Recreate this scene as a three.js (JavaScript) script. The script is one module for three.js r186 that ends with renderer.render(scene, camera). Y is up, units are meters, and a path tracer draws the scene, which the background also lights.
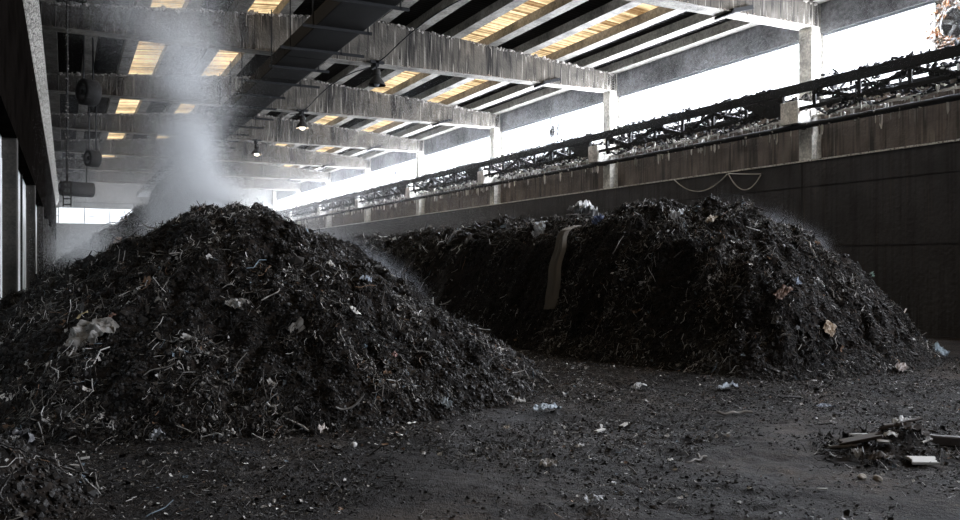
import * as THREE from 'three';
import { mergeGeometries, toCreasedNormals } from 'three/addons/utils/BufferGeometryUtils.js';
import { RoundedBoxGeometry } from 'three/addons/geometries/RoundedBoxGeometry.js';
import { RectAreaLightUniformsLib } from 'three/addons/lights/RectAreaLightUniformsLib.js';

// ------------------------------------------------------------------ camera, sky, light, exposure
// The hall runs along -z ("far" below means -z), its right wall stands at x = 17.85, its left one at x = -0.85.
const scene = new THREE.Scene();
const camera = new THREE.PerspectiveCamera(34.93, 960 / 520, 0.05, 400);
const YAW = Math.atan(414 / 826);
camera.position.set(0, 1.6, 0);
camera.lookAt(Math.sin(YAW) * 10, 1.6, -Math.cos(YAW) * 10);
camera.setViewOffset(960, 520, 0, -4, 960, 520);
scene.add(camera);

const EXPOSURE = 1.4;
const WINDOW_LIGHT = 33;                      // daylight let in by the clerestory glazing
const SKY = new THREE.Color().setRGB(0.92, 0.96, 1.0);
scene.background = SKY;
scene.backgroundIntensity = 1.0;

const renderer = new THREE.WebGLRenderer({ antialias: true });
renderer.toneMapping = THREE.LinearToneMapping;
renderer.toneMappingExposure = EXPOSURE;
renderer.shadowMap.enabled = true;
RectAreaLightUniformsLib.init();

const XR = 17.85, XL = -0.715, XMID = 8.57, D0 = 15.7, BAY = 9, DFAR = 79, DBACK = -11.5;
const SILL = 5.94, HEAD = 7.68, BEAM_LOW = 7.85;
const beamTop = (x) => 8.45 + 0.082 * Math.min(x - XL + 0.1, XR - x);

function windowLight(x, y, d, w, h, tx, ty, td, k = 1) {
  const l = new THREE.RectAreaLight(0xeef4ff, WINDOW_LIGHT * k, w, h);
  l.position.set(x, y, -d); scene.add(l); l.lookAt(tx, ty, -td);
  return l;
}
for (let k = -3; k < 7; k++) {                // one per clerestory bay of the right wall
  const d = D0 + BAY * k + BAY / 2;
  windowLight(XR - 0.02, (SILL + HEAD) / 2, d, 8.3, HEAD - SILL - 0.1, XR - 5, (SILL + HEAD) / 2, d);
}
windowLight(6.5, 5.75, DFAR - 0.15, 13.5, 1.2, 6.5, 5.75, DFAR - 5, 0.5);

// ------------------------------------------------------------------ random numbers, noise, textures
let seedState = 12345;
const seed = (s) => { seedState = s >>> 0; };
function rnd() { seedState = (seedState + 0x6d2b79f5) >>> 0; let t = seedState; t = Math.imul(t ^ (t >>> 15), t | 1); t ^= t + Math.imul(t ^ (t >>> 7), t | 61); return ((t ^ (t >>> 14)) >>> 0) / 4294967296; }
const rr = (a, b) => a + (b - a) * rnd();
const shade = (c, a, b) => { const k = rr(a, b); return c.map((v) => v * k); };
const gauss = () => Math.sqrt(-2 * Math.log(1 - rnd() * 0.999999)) * Math.cos(6.2831853 * rnd());
function hash(ix, iy, s) { let h = Math.imul(ix | 0, 374761393) ^ Math.imul(iy | 0, 668265263) ^ Math.imul(s | 0, 1274126177); h = Math.imul(h ^ (h >>> 13), 1274126177); return ((h ^ (h >>> 16)) >>> 0) / 4294967296; }
const mod = (a, n) => ((a % n) + n) % n;
function vnoise(x, y, s = 0, px = 0, py = 0) {
  const ix = Math.floor(x), iy = Math.floor(y), fx = x - ix, fy = y - iy, u = fx * fx * (3 - 2 * fx), v = fy * fy * (3 - 2 * fy);
  const H = (a, b) => hash(px ? mod(a, px) : a, py ? mod(b, py) : b, s);
  return (H(ix, iy) * (1 - u) + H(ix + 1, iy) * u) * (1 - v) + (H(ix, iy + 1) * (1 - u) + H(ix + 1, iy + 1) * u) * v;
}
function fbm(x, y, oct = 4, s = 0, px = 0, py = 0) { let a = 0.5, t = 0, n = 0; for (let i = 0; i < oct; i++) { t += a * vnoise(x, y, s + i * 17, px, py); n += a; x *= 2; y *= 2; px *= 2; py *= 2; a *= 0.5; } return t / n; }
const clamp = THREE.MathUtils.clamp, lerp = THREE.MathUtils.lerp, sm = THREE.MathUtils.smoothstep;
function tex(w, h, fn, srgb = true) {
  const a = new Uint8Array(w * h * 4);
  for (let j = 0; j < h; j++) for (let i = 0; i < w; i++) {
    const c = fn((i + 0.5) / w, (j + 0.5) / h), o = (j * w + i) * 4;
    for (let k = 0; k < 3; k++) a[o + k] = clamp(Math.round((c.length ? c[k] : c) * 255), 0, 255);
    a[o + 3] = 255;
  }
  const t = new THREE.DataTexture(a, w, h, THREE.RGBAFormat);
  t.wrapS = t.wrapT = THREE.RepeatWrapping; t.magFilter = THREE.LinearFilter; t.minFilter = THREE.LinearMipmapLinearFilter; t.generateMipmaps = true;
  if (srgb) t.colorSpace = THREE.SRGBColorSpace;
  t.needsUpdate = true; return t;
}
const sized = (t, u, v = u) => { const c = t.clone(); c.repeat.set(1 / u, 1 / v); c.needsUpdate = true; return c; };
const mix3 = (a, b, t) => [lerp(a[0], b[0], t), lerp(a[1], b[1], t), lerp(a[2], b[2], t)];

// run stains down concrete: dark and pale runs of differing length (u across 8 m, v 3 m tall)
function streaks(base, dark, pale, s, amount = 1) {
  return tex(1024, 384, (u, v) => {
    const a = 0.5 * vnoise(u * 34, v * 2, s, 34, 2) + 0.5 * vnoise(u * 90, v * 2, s + 3, 90, 2), b = vnoise(u * 210, v * 3, s + 5, 210, 3), c = vnoise(u * 400, v * 7, s + 9, 400, 7), g = fbm(u * 20, v * 8, 4, s + 11, 20, 8);
    let col = mix3(base, dark, clamp(sm(a * 0.6 + b * 0.4, 0.42, 0.75) * 0.95 * amount, 0, 1));
    col = mix3(col, pale, sm(b * 0.7 + c * 0.3, 0.66, 0.86) * 0.75 * amount);
    const k = 0.72 + 0.5 * g; return [col[0] * k, col[1] * k, col[2] * k];
  });
}
const T = {
  beam: streaks([0.33, 0.312, 0.286], [0.09, 0.078, 0.069], [0.66, 0.64, 0.6], 3, 1.05),
  wall: streaks([0.42, 0.375, 0.34], [0.17, 0.148, 0.135], [0.6, 0.56, 0.52], 31, 0.8),
  retain: streaks([0.235, 0.23, 0.235], [0.13, 0.127, 0.13], [0.33, 0.305, 0.285], 57, 0.7),
  patch: tex(512, 512, (u, v) => { const k = fbm(u * 6, v * 6, 6, 77, 6, 6), f = fbm(u * 60, v * 60, 2, 79, 60, 60); const q = 0.82 + 0.55 * (k - 0.5) + 0.35 * (f - 0.5); return [q, q * 0.985, q * 0.96]; }),
  crust: tex(512, 512, (u, v) => { const f = vnoise(u * 90, v * 90, 5, 90, 90) * 0.6 + vnoise(u * 40, v * 40, 8, 40, 40) * 0.4; const q = sm(f, 0.3, 0.7); return mix3([0.14, 0.13, 0.12], [0.84, 0.82, 0.78], q); }),
  ledge: tex(512, 512, (u, v) => { const f = vnoise(u * 60, v * 60, 15, 60, 60) * 0.6 + vnoise(u * 30, v * 30, 18, 30, 30) * 0.4; return mix3([0.3, 0.28, 0.26], [0.93, 0.92, 0.89], sm(f, 0.2, 0.5)); }),
  soil: tex(1024, 1024, (u, v) => {
    const big = fbm(u * 5, v * 5, 4, 101, 5, 5), f = fbm(u * 48, v * 48, 3, 103, 48, 48), sp = vnoise(u * 260, v * 260, 107, 260, 260), sp2 = vnoise(u * 170, v * 170, 109, 170, 170);
    let c = mix3([0.15, 0.147, 0.15], [0.25, 0.228, 0.21], sm(big * 0.6 + f * 0.4, 0.35, 0.68));
    c = mix3(c, [0.05, 0.047, 0.047], sm(f, 0.55, 0.75) * 0.7);
    c = mix3(c, [0.52, 0.5, 0.47], sm(sp * 0.55 + sp2 * 0.45, 0.8, 0.9) * 0.8);
    return c;
  }),
  soilBump: tex(1024, 1024, (u, v) => fbm(u * 40, v * 40, 5, 111, 40, 40) * 0.6 + vnoise(u * 230, v * 230, 113, 230, 230) * 0.4, false),
  compost: tex(512, 512, (u, v) => { const f = fbm(u * 20, v * 20, 4, 121, 20, 20), sp = vnoise(u * 130, v * 130, 123, 130, 130); let c = mix3([0.07, 0.062, 0.058], [0.16, 0.138, 0.122], sm(f, 0.35, 0.7)); return mix3(c, [0.36, 0.33, 0.3], sm(sp, 0.86, 0.97) * 0.8); }),
  amber: tex(128, 1024, (u, v) => { const l = vnoise(0.5, v * 150, 131, 1, 150), l2 = vnoise(u * 3, v * 20, 133, 3, 20), f = fbm(u * 12, v * 40, 3, 135, 12, 40); const d = clamp(0.4 + 1.25 * (0.75 * l + 0.15 * l2 + 0.25 * f - 0.42), 0, 1); return mix3([0.4, 0.28, 0.16], [1, 0.92, 0.74], d); }),
  wood: tex(256, 256, (u, v) => { const g = fbm(u * 4, v * 40, 4, 141, 4, 40); return mix3([0.3, 0.24, 0.18], [0.8, 0.74, 0.66], g); }),
  bump: tex(512, 512, (u, v) => fbm(u * 30, v * 30, 5, 151, 30, 30), false),
};
const std = (o) => new THREE.MeshStandardMaterial({ roughness: 0.85, side: THREE.DoubleSide, ...o });
const matte = (o) => new THREE.MeshPhysicalMaterial({ side: THREE.DoubleSide, ...o });
const M = {
  beam: std({ map: sized(T.beam, 8, 3), bumpMap: sized(T.bump, 1.5), bumpScale: 0.012, roughness: 0.9 }),
  purlin: std({ color: 0xa09e9a, map: sized(T.patch, 3), roughness: 0.85 }),
  lintel: std({ color: 0x8d9097, map: sized(T.patch, 4), bumpMap: sized(T.bump, 2), bumpScale: 0.01 }),
  wall: std({ map: sized(T.wall, 8, 4), bumpMap: sized(T.bump, 1.5), bumpScale: 0.015, roughness: 0.9 }),
  retain: std({ map: sized(T.retain, 9, 5), bumpMap: sized(T.bump, 2), bumpScale: 0.01, roughness: 0.75 }),
  lit_soffit: std({ color: 0xc4c1bb, map: sized(T.patch, 2) }),  // paler than the beam, to colour window light onto its underside
  column: std({ color: 0xe2e0da, map: sized(T.patch, 2.5), bumpMap: sized(T.bump, 1), bumpScale: 0.008 }),
  blackWall: new THREE.MeshPhysicalMaterial({ color: 0x12100f, map: sized(T.patch, 2.5), roughness: 1, specularIntensity: 0, side: THREE.DoubleSide }),
  sheet: std({ color: 0x1c1917, map: sized(T.patch, 3), roughness: 0.8 }),
  steel: std({ color: 0x101114, roughness: 0.85 }),
  crust: std({ map: sized(T.crust, 1.2), bumpMap: sized(T.crust, 1.2), bumpScale: 0.02, roughness: 0.95 }),
  ledge: std({ map: sized(T.ledge, 1.2), bumpMap: sized(T.crust, 1.2), bumpScale: 0.02, roughness: 0.95 }),
  whitewash: std({ color: 0xf4f4f2, map: sized(T.patch, 2.5) }),
  paleCrust: std({ color: 0xcfcbc2, roughness: 0.95 }),
  soil: matte({ vertexColors: true, specularIntensity: 0.35, map: sized(T.soil, 3.1), bumpMap: sized(T.soilBump, 1.3), bumpScale: 0.02, roughness: 0.75 }),
  compost: matte({ specularIntensity: 0.25, map: sized(T.compost, 1.7), roughness: 0.85 }),
  grit: std({ color: 0xffffff, roughness: 0.95 }),
  scrap: matte({ color: 0xffffff, roughness: 0.5, specularIntensity: 0.45 }),
  amber: std({ color: 0xb09468, map: T.amber, emissive: 0xffffff, emissiveMap: T.amber, emissiveIntensity: 1.1, roughness: 0.7 }),
  pane: std({ color: 0xdfe6ec, emissive: 0xf4f8ff, emissiveIntensity: 1.6, roughness: 0.4 }),
  frame: std({ color: 0x8d9096, roughness: 0.7 }),
  duct: std({ color: 0x171514, map: sized(T.patch, 2), roughness: 0.85 }),
  dirtyColumn: std({ color: 0x393633, map: sized(T.patch, 1.5), roughness: 0.9 }),
  grime: std({ color: 0x292725, map: sized(T.patch, 1), roughness: 0.85 }),
  farWall: std({ color: 0x8a8c8c, map: sized(T.patch, 5), roughness: 0.9 }),
  plastic: new THREE.MeshPhysicalMaterial({ color: 0xe2eaf2, transmission: 0.6, thickness: 0, roughness: 0.95, side: THREE.DoubleSide, map: sized(T.patch, 2) }),  // for the sheets added in the left wall openings
  thinSteam: std({ color: new THREE.Color(0.42, 0.44, 0.48), roughness: 1 }),
  steam: std({ color: 0xf4f6f8, roughness: 1 }),
  rust: std({ color: 0x9a6a48, map: sized(T.crust, 0.5), roughness: 0.9 }),
  wood: std({ map: sized(T.wood, 0.6), roughness: 0.85 }),
};
M.amber.map.repeat.set(1, 1);

// ------------------------------------------------------------------ helpers
const used = {};
function numbered(n) { const k = used[n] = (used[n] ?? -1) + 1; return k ? n + '_' + String(k).padStart(3, '0') : n; }
function thing(name, label, category, [x, y, z] = [0, 0, 0], turn = 0, group) {
  const o = new THREE.Group(); o.name = numbered(name); o.position.set(x, y, z); o.rotation.y = turn;
  o.userData = { label, category }; if (group) o.userData.group = group; scene.add(o); return o;
}
function structure(name, mesh) { const o = mesh ?? new THREE.Group(); o.name = name; o.userData.kind = 'structure'; scene.add(o); return o; }
function lit(o) { o.castShadow = o.receiveShadow = true; return o; }
function part(name, geo, mat, parent) { const m = lit(new THREE.Mesh(Array.isArray(geo) ? merge(geo) : geo, mat)); m.name = name; parent.add(m); return m; }
function merge(list) { return list.length === 1 ? list[0] : mergeGeometries(list.map((g) => (g.index ? g.toNonIndexed() : g))); }
function boxUV(g) {                            // uv in metres, by the way each face points
  const p = g.attributes.position, n = g.attributes.normal, uv = new Float32Array(p.count * 2);
  for (let i = 0; i < p.count; i++) {
    const ax = Math.abs(n.getX(i)), ay = Math.abs(n.getY(i)), az = Math.abs(n.getZ(i));
    const [u, v] = ax >= ay && ax >= az ? [p.getZ(i), p.getY(i)] : az >= ay ? [p.getX(i), p.getY(i)] : [p.getX(i), p.getZ(i)];
    uv[2 * i] = u; uv[2 * i + 1] = v;
  }
  g.setAttribute('uv', new THREE.BufferAttribute(uv, 2)); return g;
}
// a box from corner to corner; d grows away from the camera (d = -z)
function bx(x0, x1, y0, y1, d0, d1, r = 0) {
  const w = x1 - x0, h = y1 - y0, l = d1 - d0;
  const g = r ? new RoundedBoxGeometry(w, h, l, 2, r) : new THREE.BoxGeometry(w, h, l);
  g.translate((x0 + x1) / 2, (y0 + y1) / 2, -(d0 + d1) / 2); return boxUV(g.index ? g.toNonIndexed() : g);
}
function bar(a, b, w, h = w) {                 // square bar from a to b
  const A = new THREE.Vector3(...a), B = new THREE.Vector3(...b), L = A.distanceTo(B), g = new THREE.BoxGeometry(w, h, L);
  const m = new THREE.Matrix4().lookAt(A, B, new THREE.Vector3(0.001, 1, 0.002)); m.setPosition(A.clone().add(B).multiplyScalar(0.5)); g.applyMatrix4(m); return boxUV(g.toNonIndexed());
}
function tube(points, r, seg = 24, rad = 7) {
  const c = new THREE.CatmullRomCurve3(points.map((p) => new THREE.Vector3(...p))); return new THREE.TubeGeometry(c, seg, r, rad).toNonIndexed();
}
function lathe(profile, seg = 24) { return new THREE.LatheGeometry(profile.map((p) => new THREE.Vector2(...p)), seg).toNonIndexed(); }
const ORD = ['nearest', 'second', 'third', 'fourth', 'fifth', 'sixth', 'seventh', 'eighth'];

// ------------------------------------------------------------------ ground and heap shapes (x to the right, d away)
const curve = (pts, t) => { if (t <= pts[0][0]) return pts[0][1]; for (let i = 1; i < pts.length; i++) if (t < pts[i][0]) { const [a, b] = [pts[i - 1], pts[i]], q = (t - a[0]) / (b[0] - a[0]); return lerp(a[1], b[1], q); } return pts.at(-1)[1]; };
const round = (s, a) => 1 + a - Math.sqrt(a * a + s * s * (1 + 2 * a));
const lumps = (x, d, s, k) => k * (0.34 * (fbm(x * 1.1, d * 1.1, 3, s) - 0.5) + 0.3 * (fbm(x * 3.4, d * 3.4, 3, s + 50) - 0.5) + 0.17 * (fbm(x * 11, d * 11, 2, s + 90) - 0.5));
const bump = (x, d, cx, cd, r, h) => h * Math.exp(-((x - cx) ** 2 + (d - cd) ** 2) / (r * r));
function leftHeap(x, d) {
  const dd = d < 12.2 ? d - 12.2 : d > 13.5 ? (d - 13.5) * 0.85 : 0, dx = x - 2.2, s = Math.hypot(dx / (dx > 0 ? 4.4 : 4.6), dd / 4.6);
  return 2.36 * round(s, 0.24) + lumps(x, d, 200, 1) * sm(1.25 - s, 0.05, 0.5);
}
function farHeap(x, d) {
  const dd = d < 25 ? d - 25 : d > 34 ? d - 34 : 0, s = Math.hypot(x - 3.4, dd) / 5.6;
  return 3.6 * round(s, 0.22) + lumps(x, d, 300, 1.3) * sm(1.25 - s, 0.05, 0.5);
}
function rightHeap(x, d) {
  const cut = 1.5 * sm(12.5 - d, 0, 5) ;
  const L = curve([[7.2, -0.5], [7.75, 0], [8.15, 0.45], [8.85, 1.95], [9.5, 2.35], [10.4, 2.72], [12, 2.8]], 7.75 + (x - 7.75 - cut * 0.45) / (1 + 0.55 * cut) + 0.4 * (fbm(d * 0.8, 3.3, 3, 400) - 0.5));
  const dx = Math.max(0, x - 10.9), dd = d < 11.6 ? 11.6 - d : d > 42 ? d - 42 : 0, q = Math.hypot(dx, dd);
  const N = curve([[0, 2.72], [0.6, 2.45], [1.2, 2.2], [1.8, 1.78], [2.3, 1.3], [2.8, 0.75], [3.5, 0], [4.2, -0.5]], q);
  const k = 0.7, h = clamp(0.5 + 0.5 * (N - L) / k, 0, 1), base = lerp(N, L, h) - k * h * (1 - h) + 0.12 * h * (1 - h);
  return base - 0.06 * sm(d, 20, 35) + (bump(x, d, 10.3, 13.6, 0.8, 0.22) + bump(x, d, 10.2, 18.5, 0.9, 0.12) + bump(x, d, 10.8, 11.6, 0.7, 0.14)) * sm(base, 0.5, 1.5) + lumps(x, d, 410, 1.25) * sm(base, 0, 0.5);
}
function cornerHeap(x, d) { const s = Math.hypot(x + 0.95, d - 6.5) / 1.15; return 0.62 * round(s, 0.3) + 0.5 * lumps(x, d, 500, 1) * sm(1.2 - s, 0, 0.4); }
function ground(x, d) {
  const rut = 0.03 * (fbm(x * 0.9 + 7, d * 0.9, 3, 600) - 0.5) + 0.07 * (fbm((x * 0.55 + d * 0.3) * 3, (d - x * 0.4) * 0.8, 3, 620) - 0.5);
  const rough = sm(fbm(x * 0.6, d * 0.6, 3, 660), 0.32, 0.58), fine = (0.06 * (fbm(x * 5, d * 5, 4, 640) - 0.5) + 0.05 * Math.max(0, fbm(x * 11, d * 11, 2, 680) - 0.52)) * rough;
  return rut + fine;
}

// ------------------------------------------------------------------ the setting
function gridMesh(xs, ds, H, skip) {
  const nx = xs.length, nd = ds.length, pos = new Float32Array(nx * nd * 3), uv = new Float32Array(nx * nd * 2), idx = [], hs = new Float32Array(nx * nd);
  for (let j = 0; j < nd; j++) for (let i = 0; i < nx; i++) {
    const o = j * nx + i, h = hs[o] = H(xs[i], ds[j]);
    pos[3 * o] = xs[i]; pos[3 * o + 1] = skip ? Math.max(h, -0.09) : h; pos[3 * o + 2] = -ds[j]; uv[2 * o] = xs[i]; uv[2 * o + 1] = ds[j] + (skip ? h : 0);
  }
  for (let j = 0; j + 1 < nd; j++) for (let i = 0; i + 1 < nx; i++) {
    const a = j * nx + i, b = a + 1, c = a + nx, d = c + 1;
    if (skip && Math.max(hs[a], hs[b], hs[c], hs[d]) < -0.06) continue;
    idx.push(a, b, c, b, d, c);
  }
  const g = new THREE.BufferGeometry(); g.setAttribute('position', new THREE.BufferAttribute(pos, 3)); g.setAttribute('uv', new THREE.BufferAttribute(uv, 2)); g.setIndex(idx); g.computeVertexNormals(); return g;
}
const range = (a, b, s) => { const o = []; for (let t = a; t < b - 1e-6; t += s) o.push(t); o.push(b); return o; };
{
  const ds = [DBACK, -6, -2, 0, 1, 2, ...range(2.5, 14, 0.045), ...range(14.1, 22, 0.12), ...range(22.5, DFAR, 0.9)];
  const xs = [XL - 0.6, ...range(-0.9, 13, 0.05), ...range(13.1, XR + 0.2, 0.14)];
  const g = gridMesh(xs, ds, ground), p = g.attributes.position, col = new Float32Array(p.count * 3);
  for (let i = 0; i < p.count; i++) {            // dried grey mud, dark wet dirt and brown compost dust lie in patches
    const x = p.getX(i), d = -p.getZ(i), wet = sm(fbm(x * 1.1, d * 1.1, 4, 720), 0.42, 0.62), brown = sm(fbm(x * 0.5 + 9, d * 0.5, 4, 730) + 0.12 * sm(d, 6, 12), 0.46, 0.62), fine = 0.55 + 0.9 * fbm(x * 7, d * 7, 3, 740);
    const c = mix3(mix3([1.25, 1.24, 1.25], [0.95, 0.8, 0.67], brown), [0.5, 0.47, 0.46], wet);
    for (let k = 0; k < 3; k++) col[3 * i + k] = c[k] * fine;
  }
  g.setAttribute('color', new THREE.BufferAttribute(col, 3));
  const f = structure('floor', lit(new THREE.Mesh(g, M.soil)));
  f.name = 'floor';
}
// right wall: retaining wall of cast panels, brown upper wall, sill, lintel, columns with corbels
const wallRight = structure('wall_right');
for (let k = -3; k < 7; k++) {
  const d0 = D0 + BAY * k, d1 = d0 + BAY;
  for (const [y0, y1, x] of [[-0.1, 2.03, 17.36], [2.06, 3.6, 17.38], [3.63, 4.28, 17.38]]) part('retaining_panel', bx(x, 17.8, y0, y1, d0 + 0.012, d1 - 0.012), M.retain, wallRight);
  part('backing_wall', bx(17.42, XR + 0.3, -0.1, 4.28, d0, d1), M.retain, wallRight);
  part('upper_wall_panel', bx(XR, XR + 0.3, 4.2, SILL, d0, d1), M.wall, wallRight);
  part('lintel', bx(XR - 0.03, XR + 0.3, HEAD, 8.75, d0 + 0.2, d1 - 0.2), M.lintel, wallRight);
  part('ledge_cap', bx(17.34, XR, 4.28, 4.32, d0, d1), M.ledge, wallRight);
  part('window_sill', bx(XR - 0.08, XR + 0.3, SILL - 0.08, SILL, d0 + 0.2, d1 - 0.2), M.steel, wallRight);
}
for (let k = -3; k <= 7; k++) {
  const d = D0 + BAY * k;
  const c = part('column', bx(17.5, XR + 0.28, 4.32, beamTop(XR) + 0.02, d - 0.22, d + 0.22, 0.02), M.column, wallRight);
  part('corbel', bx(16.9, 17.52, 5.25, 5.84, d - 0.29, d + 0.29, 0.02), M.whitewash, c);
}
const wallFar = structure('wall_far');
part('lower_wall', bx(XL - 0.8, XR + 0.3, -0.1, 5.1, DFAR, DFAR + 0.3), M.farWall, wallFar);
part('upper_wall', bx(XL - 0.8, XR + 0.3, 6.4, 9.6, DFAR, DFAR + 0.3), M.farWall, wallFar);
part('end_beam', bx(XL, XR, 6.9, 7.3, DFAR - 0.4, DFAR), M.farWall, wallFar);
part('end_beam', bx(XL, XR, 6.42, 6.62, DFAR - 0.3, DFAR), M.farWall, wallFar);
const wallBack = structure('wall_back');
part('back_wall', bx(XL - 0.8, XR + 0.3, -0.1, 9.6, DBACK - 0.3, DBACK), M.retain, wallBack);
// left wall: black upper wall on columns, openings below dimmed by added sheets
const wallLeft = structure('wall_left');
part('blind_wall', bx(XL - 0.4, XL, -0.1, 3.66, DBACK, 6.6), M.blackWall, wallLeft);
for (let k = -3; k < 7; k++) { const d0 = D0 + BAY * k; part('upper_wall_panel', bx(XL - 0.4, XL, 3.66, 8.75, d0 + 0.005, d0 + BAY - 0.005), M.blackWall, wallLeft); }
for (let k = -1; k <= 7; k++) {
  const d = D0 + BAY * k;
  part('column', bx(XL - 0.215, XL, -0.1, 3.7, d - 0.2, d + 0.2, 0.02), M.dirtyColumn, wallLeft);
}
for (let k = -1; k < 7; k++) for (let j = 0; j < 3; j++) { const d = D0 + BAY * k + 0.2 + j * 2.86; part('dimming_sheet', bx(XL - 0.225, XL - 0.215, -0.1, 3.66, d, d + 2.82), M.plastic, wallLeft); if (j) part('sheet_post', bx(XL - 0.22, XL - 0.17, -0.1, 3.66, d - 0.05, d + 0.01), M.grime, wallLeft); }  // sheets and posts added to set how bright the openings look
{
  const S = new THREE.Shape(); S.moveTo(0, 6.5); S.lineTo(0.215, 7.0); S.lineTo(0.215, 7.1); S.lineTo(0, 7.1);
  const led = part('crusted_ledge', boxUV(new THREE.ExtrudeGeometry(S, { depth: DFAR - DBACK, bevelEnabled: false }).translate(XL, 0, -DFAR)), M.crust, wallLeft);
  led.userData.label = 'grey encrusted ledge beam';
}

// roof: purlins, corrugated sheets, amber skylight sheets
const ceiling = structure('ceiling');
const PX = []; for (const x of [8.9, 10.1, 11.4, 12.7, 14.0, 15.3, 16.5, 17.62]) PX.push(x, 17.2 - x);
PX.sort((a, b) => a - b);
const PH = 0.28;
function corrugated(x0, x1, len) {
  const n = 300, pos = [], uv = [], idx = [];
  for (let i = 0; i <= n; i++) { const z = -len * i / n, y = 0.022 * Math.sin(i * Math.PI / 3); for (const x of [x0, x1]) { pos.push(x, y + beamTop(x) + PH + 0.03, z); uv.push(x, -z); } }
  for (let i = 0; i < n; i++) { const a = 2 * i; idx.push(a, a + 1, a + 2, a + 1, a + 3, a + 2); }
  const g = new THREE.BufferGeometry(); g.setAttribute('position', new THREE.Float32BufferAttribute(pos, 3)); g.setAttribute('uv', new THREE.Float32BufferAttribute(uv, 2)); g.setIndex(idx); g.computeVertexNormals(); return g;
}
const purlinGeo = PX.map((x) => bx(x - 0.18, x + 0.18, beamTop(x), beamTop(x) + PH, 0, BAY));
const edges = [XL - 0.6, ...PX, XR + 0.5];
const sheetGeo = edges.slice(1).map((x, i) => { const g = corrugated(edges[i], x, BAY), uv = g.attributes.uv; return g; });
const skyGeo = edges.slice(1).map((x, i) => { const g = corrugated(edges[i], x, BAY), uv = g.attributes.uv; for (let k = 0; k < uv.count; k++) uv.setXY(k, (uv.getX(k) - edges[i]) / 1.3, uv.getY(k) / 9); return g; });
for (let k = -3; k < 7; k++) {
  const z = -(D0 + BAY * k);
  PX.forEach((x, i) => { part('purlin', purlinGeo[i], M.purlin, ceiling).position.z = z; });
  for (let i = 0; i + 1 < edges.length; i++) {
    const mid = (edges[i] + edges[i + 1]) / 2, sky = [2.55, 5.15, 12.05, 14.65].some((s) => Math.abs(mid - s) < 0.4);
    part(sky ? 'skylight_sheet' : 'roof_sheet', sky ? skyGeo[i] : sheetGeo[i], sky ? M.amber : M.sheet, ceiling).position.z = z;
  }
}
// clerestory windows
let wn = 0;
for (let k = -3; k < 7; k++) {
  const d0 = D0 + BAY * k, w = structure('window_' + ++wn);
  part('pane', bx(XR + 0.1, XR + 0.12, SILL, HEAD, d0 + 0.22, d0 + 4.5), M.pane, w); part('pane', bx(XR + 0.1, XR + 0.12, SILL, HEAD, d0 + 4.5, d0 + BAY - 0.22), M.pane, w);
  part('frame_rail', bx(XR + 0.05, XR + 0.12, HEAD - 0.05, HEAD, d0 + 0.22, d0 + BAY - 0.22), M.frame, w);
}
{ const w = structure('window_' + ++wn);
  for (let i = 0; i < 9; i++) part('pane', bx(XL + 0.2 + i * 2, XL + 2.12 + i * 2, 5.1, 6.4, DFAR + 0.05, DFAR + 0.07), M.pane, w);
  for (let i = 0; i <= 9; i++) part('mullion', bx(XL + 0.12 + i * 2, XL + 0.2 + i * 2, 5.1, 6.4, DFAR - 0.02, DFAR + 0.08), M.frame, w);
  part('transom', bx(XL, XR, 5.7, 5.74, DFAR - 0.02, DFAR + 0.08), M.frame, w);
}

// ------------------------------------------------------------------ instanced matter
const dummy = new THREE.Object3D(), tmpC = new THREE.Color(), up = new THREE.Vector3(0, 1, 0), nrm = new THREE.Vector3(), q1 = new THREE.Quaternion(), q2 = new THREE.Quaternion();
function instanced(name, geo, mat, list, parent) {
  const m = new THREE.InstancedMesh(geo, mat, list.length); m.name = name; m.userData.kind = 'stuff'; lit(m);
  list.forEach((e, i) => { dummy.position.set(...e.p); if (e.q) dummy.quaternion.copy(e.q); else dummy.rotation.set(...(e.r ?? [0, 0, 0])); dummy.scale.set(...(Array.isArray(e.s) ? e.s : [e.s, e.s, e.s])); dummy.updateMatrix(); m.setMatrixAt(i, dummy.matrix); if (e.c) m.setColorAt(i, tmpC.setRGB(...e.c)); });
  (parent ?? scene).add(m); return m;
}
function clodGeo(s) { seed(s); const g = new THREE.IcosahedronGeometry(1, 0), p = g.attributes.position; for (let i = 0; i < p.count; i++) { const k = 0.65 + 0.6 * hash(Math.round(p.getX(i) * 99), Math.round(p.getY(i) * 99 + p.getZ(i) * 57), s); p.setXYZ(i, p.getX(i) * k, p.getY(i) * k * 0.75, p.getZ(i) * k); } g.computeVertexNormals(); return g; }
function flakeGeo(s) {
  const g = new THREE.PlaneGeometry(1, 1, 3, 3), p = g.attributes.position; g.rotateX(-Math.PI / 2);
  for (let i = 0; i < p.count; i++) { const x = p.getX(i), z = p.getZ(i), e = Math.max(Math.abs(x), Math.abs(z)) > 0.4 ? 1 : 0; p.setXYZ(i, x + e * 0.3 * (hash(i, 1, s) - 0.5), 0.5 * (hash(i, 2, s) - 0.5) * 0.7 + 0.5 * x * x, z + e * 0.3 * (hash(i, 3, s) - 0.5)); }
  const n = g.toNonIndexed(); n.computeVertexNormals(); return n;
}
function twigGeo(s) { const b = 0.16; return new THREE.TubeGeometry(new THREE.CatmullRomCurve3([0, 1, 2, 3].map((k) => new THREE.Vector3((k / 3 - 0.5), b * (hash(k, 5, s) - 0.3), b * 1.6 * (hash(k, 6, s) - 0.5)))), 4, 0.02, 4); }
const G = { clod: [1, 2, 3].map(clodGeo), flake: [11, 12, 13, 14].map(flakeGeo), twig: [21, 22, 23, 24].map(twigGeo) };
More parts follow.
